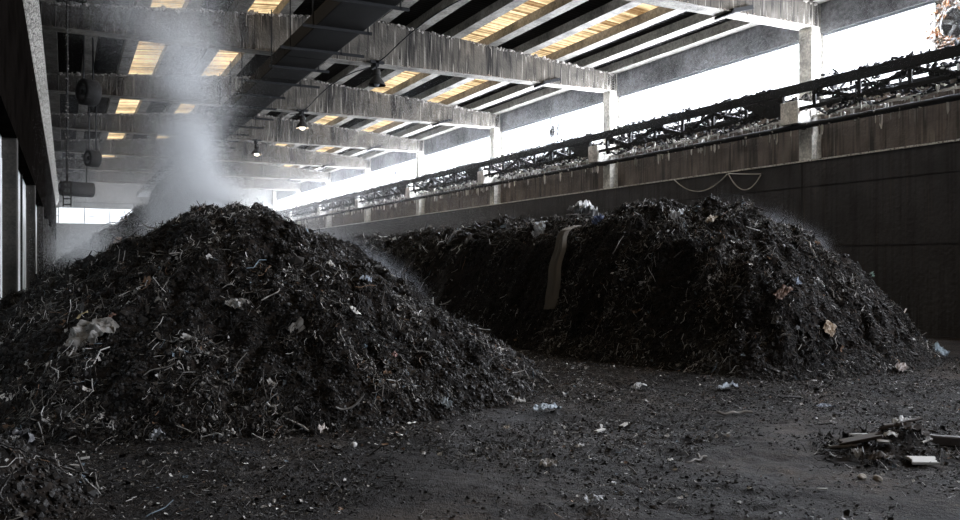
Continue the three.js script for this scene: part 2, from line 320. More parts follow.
function tone(light = 1) {
  const t = rnd(), k = Math.min(light, 2.4);
  if (t < 1 - 0.24 * k) { const v = rr(0.005, 0.018); return [v, v * 0.9, v * 0.82]; }
  if (t < 1 - 0.115 * k) { const v = rr(0.025, 0.07); return [v, v * 0.87, v * 0.75]; }
  const u = rnd();
  if (u < 0.55) { const v = rr(0.1, 0.24); return [v, v * 0.94, v * 0.86]; }
  if (u < 0.9) { const v = rr(0.3, 0.7); return [v, v * 0.97, v * 0.94]; }
  if (u < 0.96) { const v = rr(0.12, 0.3); return [v, v * 0.62, v * 0.4]; }
  const v = rr(0.12, 0.35); return [v * 0.65, v * 0.84, v];
}
// strew bits over a surface; sample() gives [x, d] or null
function strew(parent, H, sample, n, sz, light, mixture = [0.46, 0.28, 0.26]) {
  const lists = { twig: [[], [], [], []], flake: [[], [], [], []], clod: [[], [], []] };
  for (let i = 0; i < n; i++) {
    const s = sample(); if (!s) continue;
    const [x, d] = s, h = H(x, d); if (h < 0.0 && parent) continue;
    const bare = parent && fbm(x * 1.7 + 5, d * 1.7, 3, 780) < 0.36 + 0.2 * rnd();   // plain dirt, clods only
    const e = 0.06; nrm.set(H(x - e, d) - H(x + e, d), 2 * e, H(x, d + e) - H(x, d - e)).normalize();
    q1.setFromUnitVectors(up, nrm); const dn = new THREE.Vector3(nrm.x, 0, nrm.z); let yaw = rnd() * 6.283; if (dn.length() > 0.3 && rnd() < 0.65) { dn.applyQuaternion(q1.clone().invert()); yaw = Math.atan2(-dn.z, dn.x) + gauss() * 0.5; }
    q2.setFromEuler(new THREE.Euler(gauss() * 0.4, yaw, gauss() * 0.4, 'YXZ')); const q = q1.clone().multiply(q2);
    const t = rnd(), kind = bare ? 'clod' : t < mixture[0] ? 'twig' : t < mixture[0] + mixture[1] ? 'flake' : 'clod';
    const k = Math.exp(gauss() * 0.4) * sz, c = tone(light * (0.25 + 1.7 * sm(fbm(x * 1.3, d * 1.3, 3, 770) + 0.16 * sm(h, 1.6, 2.3), 0.34, 0.64)));
    const L = lists[kind], to = L[Math.floor(rnd() * L.length)];
    if (kind === 'twig') { const l = k * rr(0.1, 0.28), w = k * rr(0.1, 0.27); to.push({ p: [x, h + 0.012 * sz, -d], q, s: [l, w * 0.9, w], c }); }
    else if (kind === 'flake') { const a = k * rr(0.022, 0.06); to.push({ p: [x, h + 0.01 * sz, -d], q, s: [a * rr(0.7, 1.9), a * 0.8, a], c }); }
    else { const a = k * rr(0.01, 0.03); to.push({ p: [x, h, -d], q, s: a, c: shade([0.011, 0.0098, 0.009], 0.5, 2) }); }
  }
  const litter = parent ? null : thing('floor_litter', 'fine loose twigs, scraps and clods strewn all over the dark hall floor', 'litter');
  if (litter) litter.userData.kind = 'stuff';
  const NAME = { twig: 'twigs', flake: 'scraps', clod: 'clods' };
  for (const kind of ['twig', 'flake', 'clod']) lists[kind].forEach((l, i) => { if (l.length) { instanced(NAME[kind], G[kind][i], M.scrap, l, parent ?? litter); } });
}
// steam and haze: a puff is a ball of many tiny droplets, and puffs drift about a path of [x, y, d, spread, share]
function puffGeo(n, r, s) {
  seed(s); const pos = [], a = new THREE.Vector3(), b = new THREE.Vector3(), c = new THREE.Vector3();
  for (let i = 0; i < n; i++) {
    c.set(gauss(), gauss(), gauss()).multiplyScalar(0.42); a.set(gauss(), gauss(), gauss()).normalize(); b.set(gauss(), gauss(), gauss()).cross(a).normalize();
    for (const w of [0, 2.094, 4.189]) pos.push(c.x + r * (a.x * Math.cos(w) + b.x * Math.sin(w)), c.y + r * (a.y * Math.cos(w) + b.y * Math.sin(w)), c.z + r * (a.z * Math.cos(w) + b.z * Math.sin(w)));
  }
  const g = new THREE.BufferGeometry(); g.setAttribute('position', new THREE.Float32BufferAttribute(pos, 3)); g.computeVertexNormals(); return g;
}
const above = (x, y, d) => y > Math.max(0, leftHeap(x, d), farHeap(x, d), rightHeap(x, d)) + 0.02;
function puffs(name, label, geo, list) { const o = instanced(name, geo, name === 'steam_wisp' ? M.thinSteam : M.steam, list); o.name = numbered(name); o.userData = { kind: 'stuff', label, category: 'steam' }; }
function steam(name, label, path, n, puff, geo, clumps = 1) {
  const list = [], tot = path.reduce((a, p) => a + p[4], 0);
  for (let i = 0; i < n; i++) {
    let t = rnd() * tot, k = 0; while (k < path.length - 1 && t > path[k][4]) t -= path[k++][4];
    const a = path[k], b = path[Math.min(k + 1, path.length - 1)], f = rnd();
    const sp = lerp(a[3], b[3], f), x = lerp(a[0], b[0], f) + gauss() * sp, y = lerp(a[1], b[1], f) + gauss() * sp * 0.6, d = lerp(a[2], b[2], f) + gauss() * sp;
    if (fbm(x * 1.1 + 3, y * 0.8, 4, 900) < (0.33 + 0.25 * rnd()) * clumps) continue;
    if (!above(x, y, d) || x < XL || y > 8.5) continue;
    const q = puff * rr(0.6, 1.5) * (1 + 0.14 * Math.max(0, y - 3)); list.push({ p: [x, y, -d], r: [rnd() * 6, rnd() * 6, rnd() * 6], s: q });
  }
  puffs(name, label, geo, list);
}

// ------------------------------------------------------------------ compost heaps
{
  const t = thing('compost_heap', 'cone-ended dark compost heap filling the left foreground, steaming behind its peak', 'compost heap', [2.2, 0, -12.2]);
  const inside = new THREE.Group();
  const m = part('mound', gridMesh(range(-0.83, 7.2, 0.04), [...range(7, 14, 0.04), ...range(14.1, 22.5, 0.15)], leftHeap, true), M.compost, t); m.position.set(-2.2, 0, 12.2);
  inside.position.set(-2.2, 0, 12.2);
  seed(71); const hold = { add(o) { o.position.set(-2.2, 0, 12.2); t.add(o); } };
  strew(hold, leftHeap, () => { const a = rnd() * 6.283, r = 4.75 * Math.sqrt(rnd()), x = 2.2 + r * Math.cos(a), d = 12.2 + r * Math.sin(a); return x < -0.8 || d > 14.6 ? null : [x, d]; }, 210000, 0.6, 1.5);
  strew(hold, leftHeap, () => [rr(-0.8, 4), rr(14.6, 20)], 5000, 1.4, 0.6);
}
{
  const t = thing('compost_heap', 'tall hazy compost heap standing far back behind the left foreground heap', 'compost heap', [3.4, 0, -28]);
  part('mound', gridMesh(range(-0.83, 9, 0.12), range(19.4, 40, 0.15), farHeap, true), M.compost, t).position.set(-3.4, 0, 28);
  seed(72); const hold = { add(o) { o.position.set(-3.4, 0, 28); t.add(o); } };
  strew(hold, farHeap, () => [rr(-0.8, 7), rr(20, 32)], 9000, 1.6, 0.7);
}
{
  const t = thing('compost_heap', 'long flat-topped dark compost heap along the right wall with a steep cut face', 'compost heap', [10.5, 0, -12]);
  part('mound', gridMesh(range(7.3, 14.6, 0.045), [...range(7.6, 18, 0.045), ...range(18.1, 46, 0.15)], rightHeap, true), M.compost, t).position.set(-10.5, 0, 12);
  seed(73); const hold = { add(o) { o.position.set(-10.5, 0, 12); t.add(o); } };
  strew(hold, rightHeap, () => [rr(7.5, 14.4), rr(7.8, 18)], 220000, 0.62, 1.75);
  strew(hold, rightHeap, () => [rr(7.5, 13.5), rr(18, 40)], 30000, 1.3, 2);
}
{
  const t = thing('compost_heap', 'low dark mound of compost at the left front edge', 'compost heap', [-0.85, 0, -6.5]);
  part('mound', gridMesh(range(-0.84, 0.5, 0.03), range(5, 8, 0.03), cornerHeap, true), M.compost, t).position.set(0.85, 0, 6.5);
  seed(74); const hold = { add(o) { o.position.set(0.85, 0, 6.5); t.add(o); } };
  strew(hold, cornerHeap, () => [rr(-0.8, 0.4), rr(5.3, 7.8)], 5000, 0.7, 1);
}
seed(75);
strew(null, ground, () => { const d = 3 + 10 * Math.pow(rnd(), 0.8), x = rr(-0.5, 13.5); if (leftHeap(x, d) > 0.05 || rightHeap(x, d) > 0.05) return null; const w = fbm(x * 0.8, d * 0.8, 3, 700); return w < 0.16 + 0.36 * rnd() ? null : [x, d]; }, 230000, 0.31, 2.6, [0.2, 0.35, 0.45]);

// ------------------------------------------------------------------ roof beams
for (let k = 0; k < 7; k++) {
  const d = D0 + BAY * k;
  const t = thing('roof_beam', `dirt-streaked concrete roof beam spanning the hall, ${ORD[k]} from the camera`, 'beam', [XMID, BEAM_LOW, -d]);
  const xs = [XL, XMID, XR - 0.25], s = new THREE.Shape(); s.moveTo(XL - XMID, 0); s.lineTo(XR - 0.1 - XMID, 0); s.lineTo(XR - 0.1 - XMID, beamTop(XR) - BEAM_LOW); s.lineTo(0, beamTop(XMID) - BEAM_LOW); s.lineTo(XL - XMID, beamTop(XL) - BEAM_LOW);
  const g = new THREE.ExtrudeGeometry(s, { depth: 0.5, bevelEnabled: false }); g.translate(0, 0, -0.25); part('beam_body', boxUV(g), M.beam, t);
  part('lit_soffit', bx(XL - XMID, XR - 0.1 - XMID, -0.012, 0.004, -0.245, 0.245), M.lit_soffit, t);  // added pale strip, window light on the underside put into its colour
  part('bracket', [bar([6.1, -0.02, 0.3], [6.75, 0.16, 0.3], 0.1), bar([6.1, -0.05, -0.3], [6.1, -0.05, 0.34], 0.07)], M.steel, t);
  seed(800 + k); const crust = [];
  for (let i = 0; i < 420; i++) { const x = rr(XL, XR - 0.2), a = rr(0.02, 0.055) * (rnd() < 0.1 ? 1.6 : 1); crust.push({ p: [x - XMID, beamTop(x) - BEAM_LOW - rr(0, 0.07), 0.25], r: [rnd() * 6, rnd() * 6, 0], s: [a * 1.5, a, a], c: shade([0.24, 0.22, 0.2], 0.3, 1.6) }); }
  for (let i = 0; i < 160; i++) { const x = rr(XL, XR - 0.2), a = rr(0.012, 0.03); crust.push({ p: [x - XMID, rr(-0.01, 0.03), 0.25], r: [rnd() * 6, rnd() * 6, 0], s: [a * 1.6, a, a], c: shade([0.2, 0.16, 0.13], 0.3, 1.6) }); }
  instanced('dust_crust', G.clod[0], M.scrap, crust, t);
}

// ------------------------------------------------------------------ suspended duct, hall middle
{
  const t = thing('suspended_duct', 'wide black grimy duct hung lengthwise under the roof beams on cross bars', 'duct', [6.05, 7.4, -40]);
  for (let d = 5; d < 77; d += 3) part('duct_panel', bx(-0.6, 0.6, 0, 0.4, d - 40 + 0.01, d + 3 - 40 - 0.01, 0.03), M.duct, t);
  seed(91);
  for (let d = 6.2; d < 70; d += 2.25) { const l = rr(0.75, 1.15), r = rr(0.75, 1.5); part('cross_bar', bx(-l, r, -0.07, 0.0, d - 40, d - 40 + 0.06), M.steel, t); for (const x of [-0.7, 0.7]) part('hanger_rod', bx(x - 0.015, x + 0.015, -0.07, 1.6, d - 40, d - 40 + 0.03), M.steel, t); }
}

// ------------------------------------------------------------------ conveyor gantry on the right wall
{
  const t = thing('conveyor_gantry', 'black lattice conveyor gantry crusted with pale drips, running along the right wall under the windows', 'gantry', [17.2, 5.4, -D0]);
  const A = 17.0 - 17.2, B = 17.45 - 17.2, P = (y) => y - 5.4;
  const crust = [], black = []; seed(95);
  for (let k = -1; k < 7; k++) {
    const d0 = BAY * k + 0.29, d1 = BAY * (k + 1) - 0.29, n = 6, st = (d1 - 0.45 - d0) / n;
    part('top_chord', bx(A - 0.05, A + 0.05, P(6.02), P(6.28), d0 - 0.29, d1 + 0.29, 0.03), M.steel, t);
    part('outer_top_chord', bx(B - 0.03, B + 0.03, P(5.94), P(6.02), d0, d1), M.steel, t);
    part('bottom_chord', bx(A - 0.04, A + 0.04, P(5.57), P(5.66), d0, d1), M.steel, t);
    part('outer_bottom_chord', bx(B - 0.035, B + 0.035, P(5.44), P(5.49), d0, d1), M.paleCrust, t);
    for (let i = 0; i <= n; i++) {
      const z = -(d0 + st * i);
      part('post', bar([A, P(5.6), z], [A, P(6.03), z], 0.08), M.steel, t);
      part('cross_tie', bar([A, P(5.6), z], [B, P(5.46), z], 0.05), M.steel, t);
      if (i < n) {
        part('diagonal', bar([A, P(i % 2 ? 5.62 : 6.02), z], [A, P(i % 2 ? 6.02 : 5.62), z - st], 0.075), M.steel, t);
        part('outer_diagonal', bar([B, P(i % 2 ? 5.96 : 5.48), z], [B, P(i % 2 ? 5.48 : 5.96), z - st], 0.06), M.steel, t);
        part('underside_lace', bar([A, P(5.5), z], [B, P(5.46), z - st], 0.04), M.steel, t);
      }
    }
    const s = new THREE.Shape(); s.moveTo(0, 0); s.lineTo(0.5, 0); s.lineTo(1.5, 0.5); s.lineTo(0, 0.5);   // dark plate beyond each corbel
    const g = new THREE.ExtrudeGeometry(s, { depth: 0.03, bevelEnabled: false }); g.rotateY(Math.PI / 2); g.translate(A - 0.06, P(5.5), -d0 + 0.05); part('dark_plate', g, M.steel, t);
    for (let i = 0; i < 480; i++) {             // pale crust on the lower members and drips hanging from them
      const d = rr(d0, d1), w = rnd(), a = rr(0.012, 0.035), drip = rnd() < 0.16;
      const [x, y] = w < 0.55 ? [B, 5.46] : w < 0.7 ? [A, 5.53] : w < 0.8 ? [B - 0.03, 5.98] : [rr(A, B), 5.49];
      crust.push({ p: [x + gauss() * 0.02, P(y) - (drip ? 0.09 : rr(-0.05, 0.05)), -d], r: [0, rnd() * 6, 0], s: [a, a * (drip ? rr(3, 6) : rr(0.8, 1.6)), a * rr(1, 2.2)], c: shade([0.72, 0.7, 0.66], 0.45, 1.1) });
    }
    for (let i = 0; i < 900; i++) {             // black crust thickening the lattice
      const w = rnd(), z = rr(d0, d1), f = ((z - d0) / st), i0 = Math.floor(f), q = f - i0, a = rr(0.02, 0.055);
      const yd = i0 % 2 ? lerp(5.54, 6.0, q) : lerp(6.0, 5.54, q);
      if (i0 > 5) continue;
      const [x, y] = w < 0.36 ? [A, yd] : w < 0.52 ? [A, 5.55] : w < 0.66 ? [A, 5.97] : w < 0.84 ? [A, 6.28] : [B, 11.5 - yd - 0.06];
      black.push({ p: [x + gauss() * 0.03, P(y) + gauss() * 0.03, -z], r: [rnd() * 6, rnd() * 6, 0], s: [a, a, a * rr(1, 2.5)], c: shade([0.012, 0.012, 0.014], 0.6, 1.8) });
    }
  }
  instanced('black_crust', G.clod[0], M.grit, black, t);
  const clutter = []; for (let i = 0; i < 2600; i++) { const a = rr(0.02, 0.06), d = rr(-8, 62), w = fbm(d * 2.3, 1.5, 3, 970); if (w < 0.36) continue; clutter.push({ p: [B + rr(-0.06, 0.12), P(5.9) + rr(-0.04, 0.2) * w * 1.6, -d], r: [rnd() * 6, rnd() * 6, 0], s: [a, a * rr(0.8, 2), a * rr(1, 2)], c: shade([0.02, 0.018, 0.017], 0.5, 2.5) }); }
  instanced('hanging_grime', G.clod[1], M.grit, clutter, t);
  instanced('pale_crust', G.clod[1], M.grit, crust, t);
}
{
  const t = thing('wall_pipe', 'black pipe with hanging pale drips running under the gantry corbels of the right wall', 'pipe', [17.05, 5.17, -D0]);
  for (let k = -1; k < 7; k++) part('pipe_length', new THREE.CylinderGeometry(0.075, 0.075, BAY - 0.01, 12).rotateX(Math.PI / 2).translate(0, 0, -(BAY * k + BAY / 2)), M.steel, t);
  const list = []; seed(97);
  for (let i = 0; i < 900; i++) { const d = rr(-9, 60), a = rr(0.015, 0.035), dn = rnd() < 0.2; list.push({ p: [gauss() * 0.03, dn ? -0.15 : -0.07 + rr(0, 0.1), -d], r: [0, rnd() * 6, 0], s: [a, a * (dn ? rr(3, 11) : rr(0.6, 1.4)), a * 1.5], c: shade([0.5, 0.47, 0.42], 0.3, 1.4) }); }
  instanced('drips', G.clod[2], M.scrap, list, t);
  for (let k = -1; k <= 7; k++) part('pipe_clip', bx(-0.03, 0.46, -0.02, 0.12, BAY * k - 0.03, BAY * k + 0.03), M.steel, t);
}

// ------------------------------------------------------------------ exhaust fans in the clerestory
function fan(d, label, near) {
  const r = near ? 0.36 : 0.27, t = thing('exhaust_fan', label, 'fan', [XR + 0.02, 6.98, -d]);
  if (near) part('mounting_plate', bx(0, 0.04, -0.66, 0.66, -0.55, 0.55), M.crust, t);
  else for (const s of [-1, 1]) part('mounting_post', bx(0, 0.04, -0.74, 0.66, s * 0.3 - 0.02, s * 0.3 + 0.02), M.frame, t);
  part('shroud', new THREE.CylinderGeometry(r, r + 0.03, 0.12, 32, 1, true).rotateZ(Math.PI / 2).translate(-0.05, 0.03, 0), near ? M.grime : M.frame, t);
  part('dark_throat', new THREE.CylinderGeometry(r, r, 0.02, 32).rotateZ(Math.PI / 2).translate(0, 0.03, 0), M.grime, t);
  for (let i = 0; i < 5; i++) { const b = new THREE.BoxGeometry(0.02, r * 0.8, 0.13); b.rotateY(0.5); b.translate(-0.05, r * 0.48, 0); b.rotateX(i * 1.2566); b.translate(0, 0.03, 0); part('blade', b.toNonIndexed(), M.grime, t); }
  part('hub', new THREE.SphereGeometry(0.06, 14, 10).translate(-0.06, 0.03, 0), M.grime, t);
  part('shelf_bracket', bx(-0.2, 0.03, -0.5, -0.45, -0.35, 0.35), near ? M.rust : M.frame, t);
  if (near) { const l = []; seed(99); for (let i = 0; i < 260; i++) { const a = rr(0.015, 0.06), r = rr(0.36, 0.75), w = rnd() * 6.283; l.push({ p: [-rr(0, 0.06), 0.03 + r * Math.sin(w) * 0.85, r * Math.cos(w)], r: [rnd() * 6, 0, 0], s: [a * 0.6, a * rr(0.7, 2), a], c: rnd() < 0.5 ? [0.32, 0.17, 0.09] : [0.3, 0.28, 0.26] }); } instanced('rusty_crust', G.clod[0], M.scrap, l, t); }
}
fan(11.75, 'large round exhaust fan crusted with rust in the nearest window at the top right corner', true);
fan(28.9, 'small round exhaust fan in the window bay between the second and third columns', false);
fan(46.9, 'small round exhaust fan in the window bay halfway down the right wall', false);
fan(64.9, 'tiny round exhaust fan in the far window bay near the end wall', false);

// ------------------------------------------------------------------ lamps under the ridge
function lamp(d, label, on) {
  const t = thing('high_bay_lamp', label, 'lamp', [8.6, 7.2, -d + 0.42]);
  part('bracket', [bx(-0.22, 0.22, 0.6, 0.68, -0.06, 0.06), bx(-0.05, 0.05, 0.5, 0.68, -0.06, 0.42)], M.steel, t);
  part('stem', new THREE.CylinderGeometry(0.025, 0.025, 0.3, 10).translate(0, 0.5, 0), M.steel, t);
  part('ballast_housing', lathe([[0.001, 0.44], [0.1, 0.42], [0.12, 0.3], [0.1, 0.22], [0.001, 0.22]]), M.grime, t);
  part('reflector', lathe([[0.09, 0.24], [0.13, 0.16], [0.21, 0.05], [0.27, -0.06], [0.28, -0.08], [0.25, -0.06], [0.19, 0.05], [0.1, 0.16]]), M.grime, t);
  const b = part('bulb', new THREE.SphereGeometry(on ? 0.12 : 0.09, 16, 12).translate(0, -0.03, 0), on ? std({ color: 0xffffff, emissive: 0xfff2d8, emissiveIntensity: 6 }) : M.frame, t);
  if (on) { const l = new THREE.PointLight(0xfff0d6, 14, 0, 2); l.position.set(0, -0.03, 0); l.shadow.radius = 4; l.castShadow = true; t.add(l); }
}
lamp(D0 + BAY, 'unlit black bell-shaped lamp hung under the second roof beam', false);
lamp(D0 + 2 * BAY, 'lit bell-shaped lamp hung under the third roof beam beside the black duct', true);
lamp(D0 + 3 * BAY, 'faintly seen lit lamp hung under the fourth roof beam', true);
lamp(D0 + 6 * BAY, 'distant lit lamp glowing over the left heap in the haze', true);
{
  const pts = []; for (let d = 9; d <= 36; d += 1.5) pts.push([8.75, 7.86 + 0.35 * Math.abs(Math.sin((d - D0) / BAY * Math.PI)), -(d)]);
  const m = lit(new THREE.Mesh(tube(pts, 0.018, 80, 6), M.steel)); m.name = 'lamp_cable'; m.userData = { label: 'black power cable strung lengthwise from lamp to lamp under the roof beams', category: 'cable' }; scene.add(m);
}

// ------------------------------------------------------------------ left side: hanging chain, hanging blowers, bent duct
{
  const t = thing('hanging_chain', 'dust-caked chain hanging plumb beside the left wall with a small hook frame', 'chain', [0.02, 2.6, -16]);
  const n = 150; seed(105); const l = [];
  for (let i = 0; i < n; i++) { const g = new THREE.TorusGeometry(0.024, 0.009, 5, 10); g.scale(0.75, 1.25, 0.9); g.rotateY((i % 2) * Math.PI / 2 + rr(-0.2, 0.2)); g.translate(0, 0.5 + i * 0.036, 0); part('chain_link', g, M.grime, t); }
  for (let i = 0; i < 200; i++) { const a = rr(0.006, 0.018); l.push({ p: [gauss() * 0.012, rr(0.4, 5.8), gauss() * 0.012], r: [rnd() * 6, rnd() * 6, 0], s: a, c: shade([0.3, 0.28, 0.26], 0.5, 1.5) }); }
  instanced('dust_crust', G.clod[0], M.scrap, l, t);
  part('hook_frame', [bx(-0.07, -0.05, 0, 0.42, -0.015, 0.015), bx(0.05, 0.07, 0, 0.42, -0.015, 0.015), ...[0.02, 0.12, 0.22, 0.32, 0.4].map((y) => bx(-0.07, 0.07, y, y + 0.02, -0.012, 0.012)), bx(-0.02, 0.02, 0.4, 0.52, -0.015, 0.015)], M.grime, t);
}
function blower(x, y, d, len, r, turn, label) {
  const t = thing('hanging_blower', label, 'blower', [x, y, -d], turn);
  part('drum', lathe([[r * 0.7, -len / 2], [r, -len / 2 + 0.05], [r, len / 2 - 0.05], [r * 0.7, len / 2], [r * 0.55, len / 2 - 0.08], [r * 0.55, -len / 2 + 0.08], [r * 0.7, -len / 2]]).rotateZ(Math.PI / 2), M.duct, t);
  part('hub', new THREE.CylinderGeometry(r * 0.22, r * 0.22, len * 0.8, 12).rotateZ(Math.PI / 2), M.steel, t);
  for (const s of [-1, 1]) part('hanger', bx(s * len * 0.3 - 0.02, s * len * 0.3 + 0.02, r * 0.9, beamTop(x) - y, -0.02, 0.02), M.steel, t);
}
blower(0.62, 6.85, 28, 0.5, 0.4, 0.5, 'dark round blower hung under the roof near the left wall, nearest of three');
blower(1.0, 6.0, 38, 0.5, 0.36, 0.5, 'small dark round blower hung farther back under the roof at left');
blower(0.5, 5.35, 46, 1.6, 0.38, 0.4, 'long dark drum-shaped blower hanging low above the bright far window');
{
  const t = thing('bent_duct', 'dark bent pipe arm rising into the steam behind the left heap', 'duct', [4.3, 0, -48]);
  part('riser', tube([[0, 0, 0], [0, 3.2, 0], [0.02, 4.7, 0], [0.25, 5.5, 0], [0.9, 6.2, 0], [1.7, 6.7, 0]], 0.36, 40, 16), M.duct, t);
  part('flange', new THREE.CylinderGeometry(0.44, 0.44, 0.1, 20).translate(0, 4.2, 0), M.grime, t);
  part('brace', bar([0.3, 0, 0.2], [1.1, 5.9, 0], 0.14), M.duct, t);
}

// ------------------------------------------------------------------ cables draped on the retaining wall
function swag(a, b, sag, label) {
  const pts = []; for (let i = 0; i <= 8; i++) { const f = i / 8; pts.push([17.33, lerp(a[0], b[0], f) - sag * 4 * f * (1 - f), -lerp(a[1], b[1], f)]); }
  const m = lit(new THREE.Mesh(tube(pts, 0.016, 32, 6), M.paleCrust)); m.name = numbered('draped_cable'); m.userData = { label, category: 'cable' }; scene.add(m);
}
swag([4.27, 20.75], [4.24, 18.4], 0.43, 'pale cable loop sagging from the wall ledge, the left of two loops');
swag([4.24, 18.36], [4.08, 17.1], 0.44, 'pale cable loop sagging from the wall ledge, the right of two loops');
swag([4.25, 18.36], [4.11, 17.1], 0.01, 'pale cable stretched nearly straight above the right sagging loop');

// ------------------------------------------------------------------ steam
seed(301);
const finePuff = puffGeo(700, 0.0055, 301), widePuff = puffGeo(1200, 0.0026, 302);
seed(303);
steam('steam_plume', 'white steam plume rising to the roof behind the peak of the left heap', [[2.95, 2.3, 18.5, 0.85, 3.2], [2.75, 3.2, 18.5, 0.46, 3], [2.5, 4.4, 18.5, 0.36, 1.5], [2.25, 5.8, 18.5, 0.42, 0.75], [1.7, 7.2, 18.5, 0.65, 0.5], [1.1, 8.3, 18.5, 0.9, 0]], 8200, 0.34, finePuff);
steam('steam_wisp', 'thin grey steam drifting off the right flank of the left heap', [[4.6, 2.0, 17, 0.3, 2], [5.3, 1.5, 15.5, 0.2, 1], [5.6, 1.0, 14, 0.12, 0]], 2600, 0.22, finePuff, 0.6);
steam('steam_wisp', 'thin white steam drifting off the top of the right heap near the wall', [[11.6, 2.45, 12.6, 0.26, 1], [12.2, 2.25, 11.8, 0.2, 1], [12.8, 1.85, 11.2, 0.1, 0]], 2400, 0.2, finePuff, 0.6);
steam('steam_plume', 'faint grey steam lying low between the left heap and the heap behind it', [[0.1, 1.7, 17.5, 0.35, 1], [1.2, 2.4, 18.5, 0.4, 1.2], [2.6, 2.9, 19, 0.5, 0.6], [4.2, 2.6, 19, 0.4, 0]], 1900, 0.34, finePuff, 0.8);
{
  const list = []; seed(311);
  for (let i = 0; i < 13000; i++) { const d = 22 + 56 * Math.sqrt(rnd()), x = rr(XL + 0.3, 17.2), y = rr(0, 8.2); if (!above(x, y, d) || fbm(x * 0.35, y * 0.5 + d * 0.2, 3, 960) < 0.3 + 0.3 * rnd()) continue; list.push({ p: [x, y, -d], r: [rnd() * 6, rnd() * 6, rnd() * 6], s: rr(0.9, 1.5) }); }
  for (let i = 0; i < 520; i++) { const d = rr(4, 60), x = 17.5 - Math.abs(gauss()) * 0.8, y = 6.9 + gauss() * 0.6; list.push({ p: [x, y, -d], r: [rnd() * 6, rnd() * 6, rnd() * 6], s: rr(0.7, 1.1) }); }  // puffs added along the windows to imitate their glow
  puffs('haze', 'thin white haze hanging in the far half of the hall with puffs added along the windows for glow', widePuff, list);
}

// ------------------------------------------------------------------ single pieces lying on the heaps and the floor
const matOf = {};
function tint(hex, rough = 0.6) {              // soiled, so duller than when new
  const c = new THREE.Color(hex), grey = 0.3 * c.r + 0.59 * c.g + 0.11 * c.b;
  c.lerp(new THREE.Color(grey, grey, grey), 0.45).multiplyScalar(0.75);
  return matOf[hex + '/' + rough] ??= std({ color: c, roughness: rough });
}
const clump = (x, d) => 0.2 * Math.exp(-(((x - 6.25) / 0.42) ** 2) - ((d - 4.72) / 0.3) ** 2) + 0.13 * Math.exp(-(((x - 7.0) / 0.4) ** 2) - ((d - 5.0) / 0.3) ** 2);
const cl = (x, d) => clump(x, d) * (0.5 + fbm(x * 6, d * 6, 3, 912)) + 0.04 * (fbm(x * 14, d * 14, 2, 910) - 0.5) - 0.03;
const surface = (x, d) => Math.max(ground(x, d), cl(x, d), leftHeap(x, d), rightHeap(x, d), farHeap(x, d), cornerHeap(x, d));
function settle(o, x, d, turn, lift = 0.02, tilt = 0) {   // lay a thing on whatever is under it, turned about the surface's normal
  const e = 0.12, n = new THREE.Vector3(surface(x - e, d) - surface(x + e, d), 2 * e, surface(x, d + e) - surface(x, d - e)).normalize();
  o.position.set(x, surface(x, d) + lift, -d);
  o.quaternion.setFromUnitVectors(up, n).multiply(new THREE.Quaternion().setFromEuler(new THREE.Euler(0, turn, tilt, 'YXZ')));
}
function crumpled(w, l, amp, s, nx = 12, ny = 12, fold = 1) {
  const g = new THREE.PlaneGeometry(w, l, nx, ny), p = g.attributes.position; g.rotateX(-Math.PI / 2);
  for (let i = 0; i < p.count; i++) {
    const x = p.getX(i), z = p.getZ(i), u = x / w, v = z / l;
    const r = Math.abs(fbm(u * 3.2 + s, v * 3.2, 3, s) - 0.5) * 2, r2 = fbm(u * 9 + s, v * 9, 2, s + 7) - 0.5;
    const ex = 0.16 * (fbm(v * 3 + s, 2.5, 3, s + 3) - 0.5) * w * fold, ez = 0.16 * (fbm(u * 3 + s, 7.5, 3, s + 4) - 0.5) * l * fold;
    const pinch = 1 - 0.35 * Math.abs(2 * v) * fold * vnoise(s, 3, 5);
    p.setXYZ(i, x * pinch + ex * Math.sign(u), amp * (r * 1.6 + r2 * 0.9) + amp * 0.5 * (1 - 4 * u * u), z + ez * Math.sign(v));
  }
  const n = g.toNonIndexed(); n.computeVertexNormals(); return n;
}
function lying(name, label, category, geo, mat, [x, d], turn = 0, lift = 0.02, tilt = 0, group) {
  const m = lit(new THREE.Mesh(geo, mat)); m.name = numbered(name); m.userData = { label, category }; if (group) m.userData.group = group;
  settle(m, x, d, turn, lift, tilt); scene.add(m); return m;
}
function stickGeo(len, r, s, bend = 0.06) { const P = []; for (let k = 0; k < 6; k++) P.push(new THREE.Vector3((k / 5 - 0.5) * len, len * bend * (hash(k, 1, s) - 0.3), len * bend * 2 * (hash(k, 2, s) - 0.5))); const g = new THREE.TubeGeometry(new THREE.CatmullRomCurve3(P), 14, r, 7), q = g.attributes.position; for (let i = 0; i < q.count; i++) q.setXYZ(i, q.getX(i), q.getY(i) * (0.85 + 0.3 * hash(i, 3, s)), q.getZ(i)); g.computeVertexNormals(); return g; }
function boardGeo(l, w, t, s) {                // splintered board
  const S = new THREE.Shape(); S.moveTo(-l / 2, -w / 2); S.lineTo(l / 2 - 0.12 * l * hash(1, 1, s), -w / 2); for (let k = 1; k < 6; k++) S.lineTo(l / 2 - 0.18 * l * hash(k, 2, s), -w / 2 + w * k / 6); S.lineTo(l / 2, w / 2); S.lineTo(-l / 2 + 0.1 * l * hash(3, 1, s), w / 2); for (let k = 1; k < 5; k++) S.lineTo(-l / 2 + 0.1 * l * hash(k, 4, s), w / 2 - w * k / 5);
  const g = new THREE.ExtrudeGeometry(S, { depth: t, bevelEnabled: true, bevelSize: t * 0.2, bevelThickness: t * 0.2, bevelSegments: 1 }); g.rotateX(-Math.PI / 2); return boxUV(g);
}
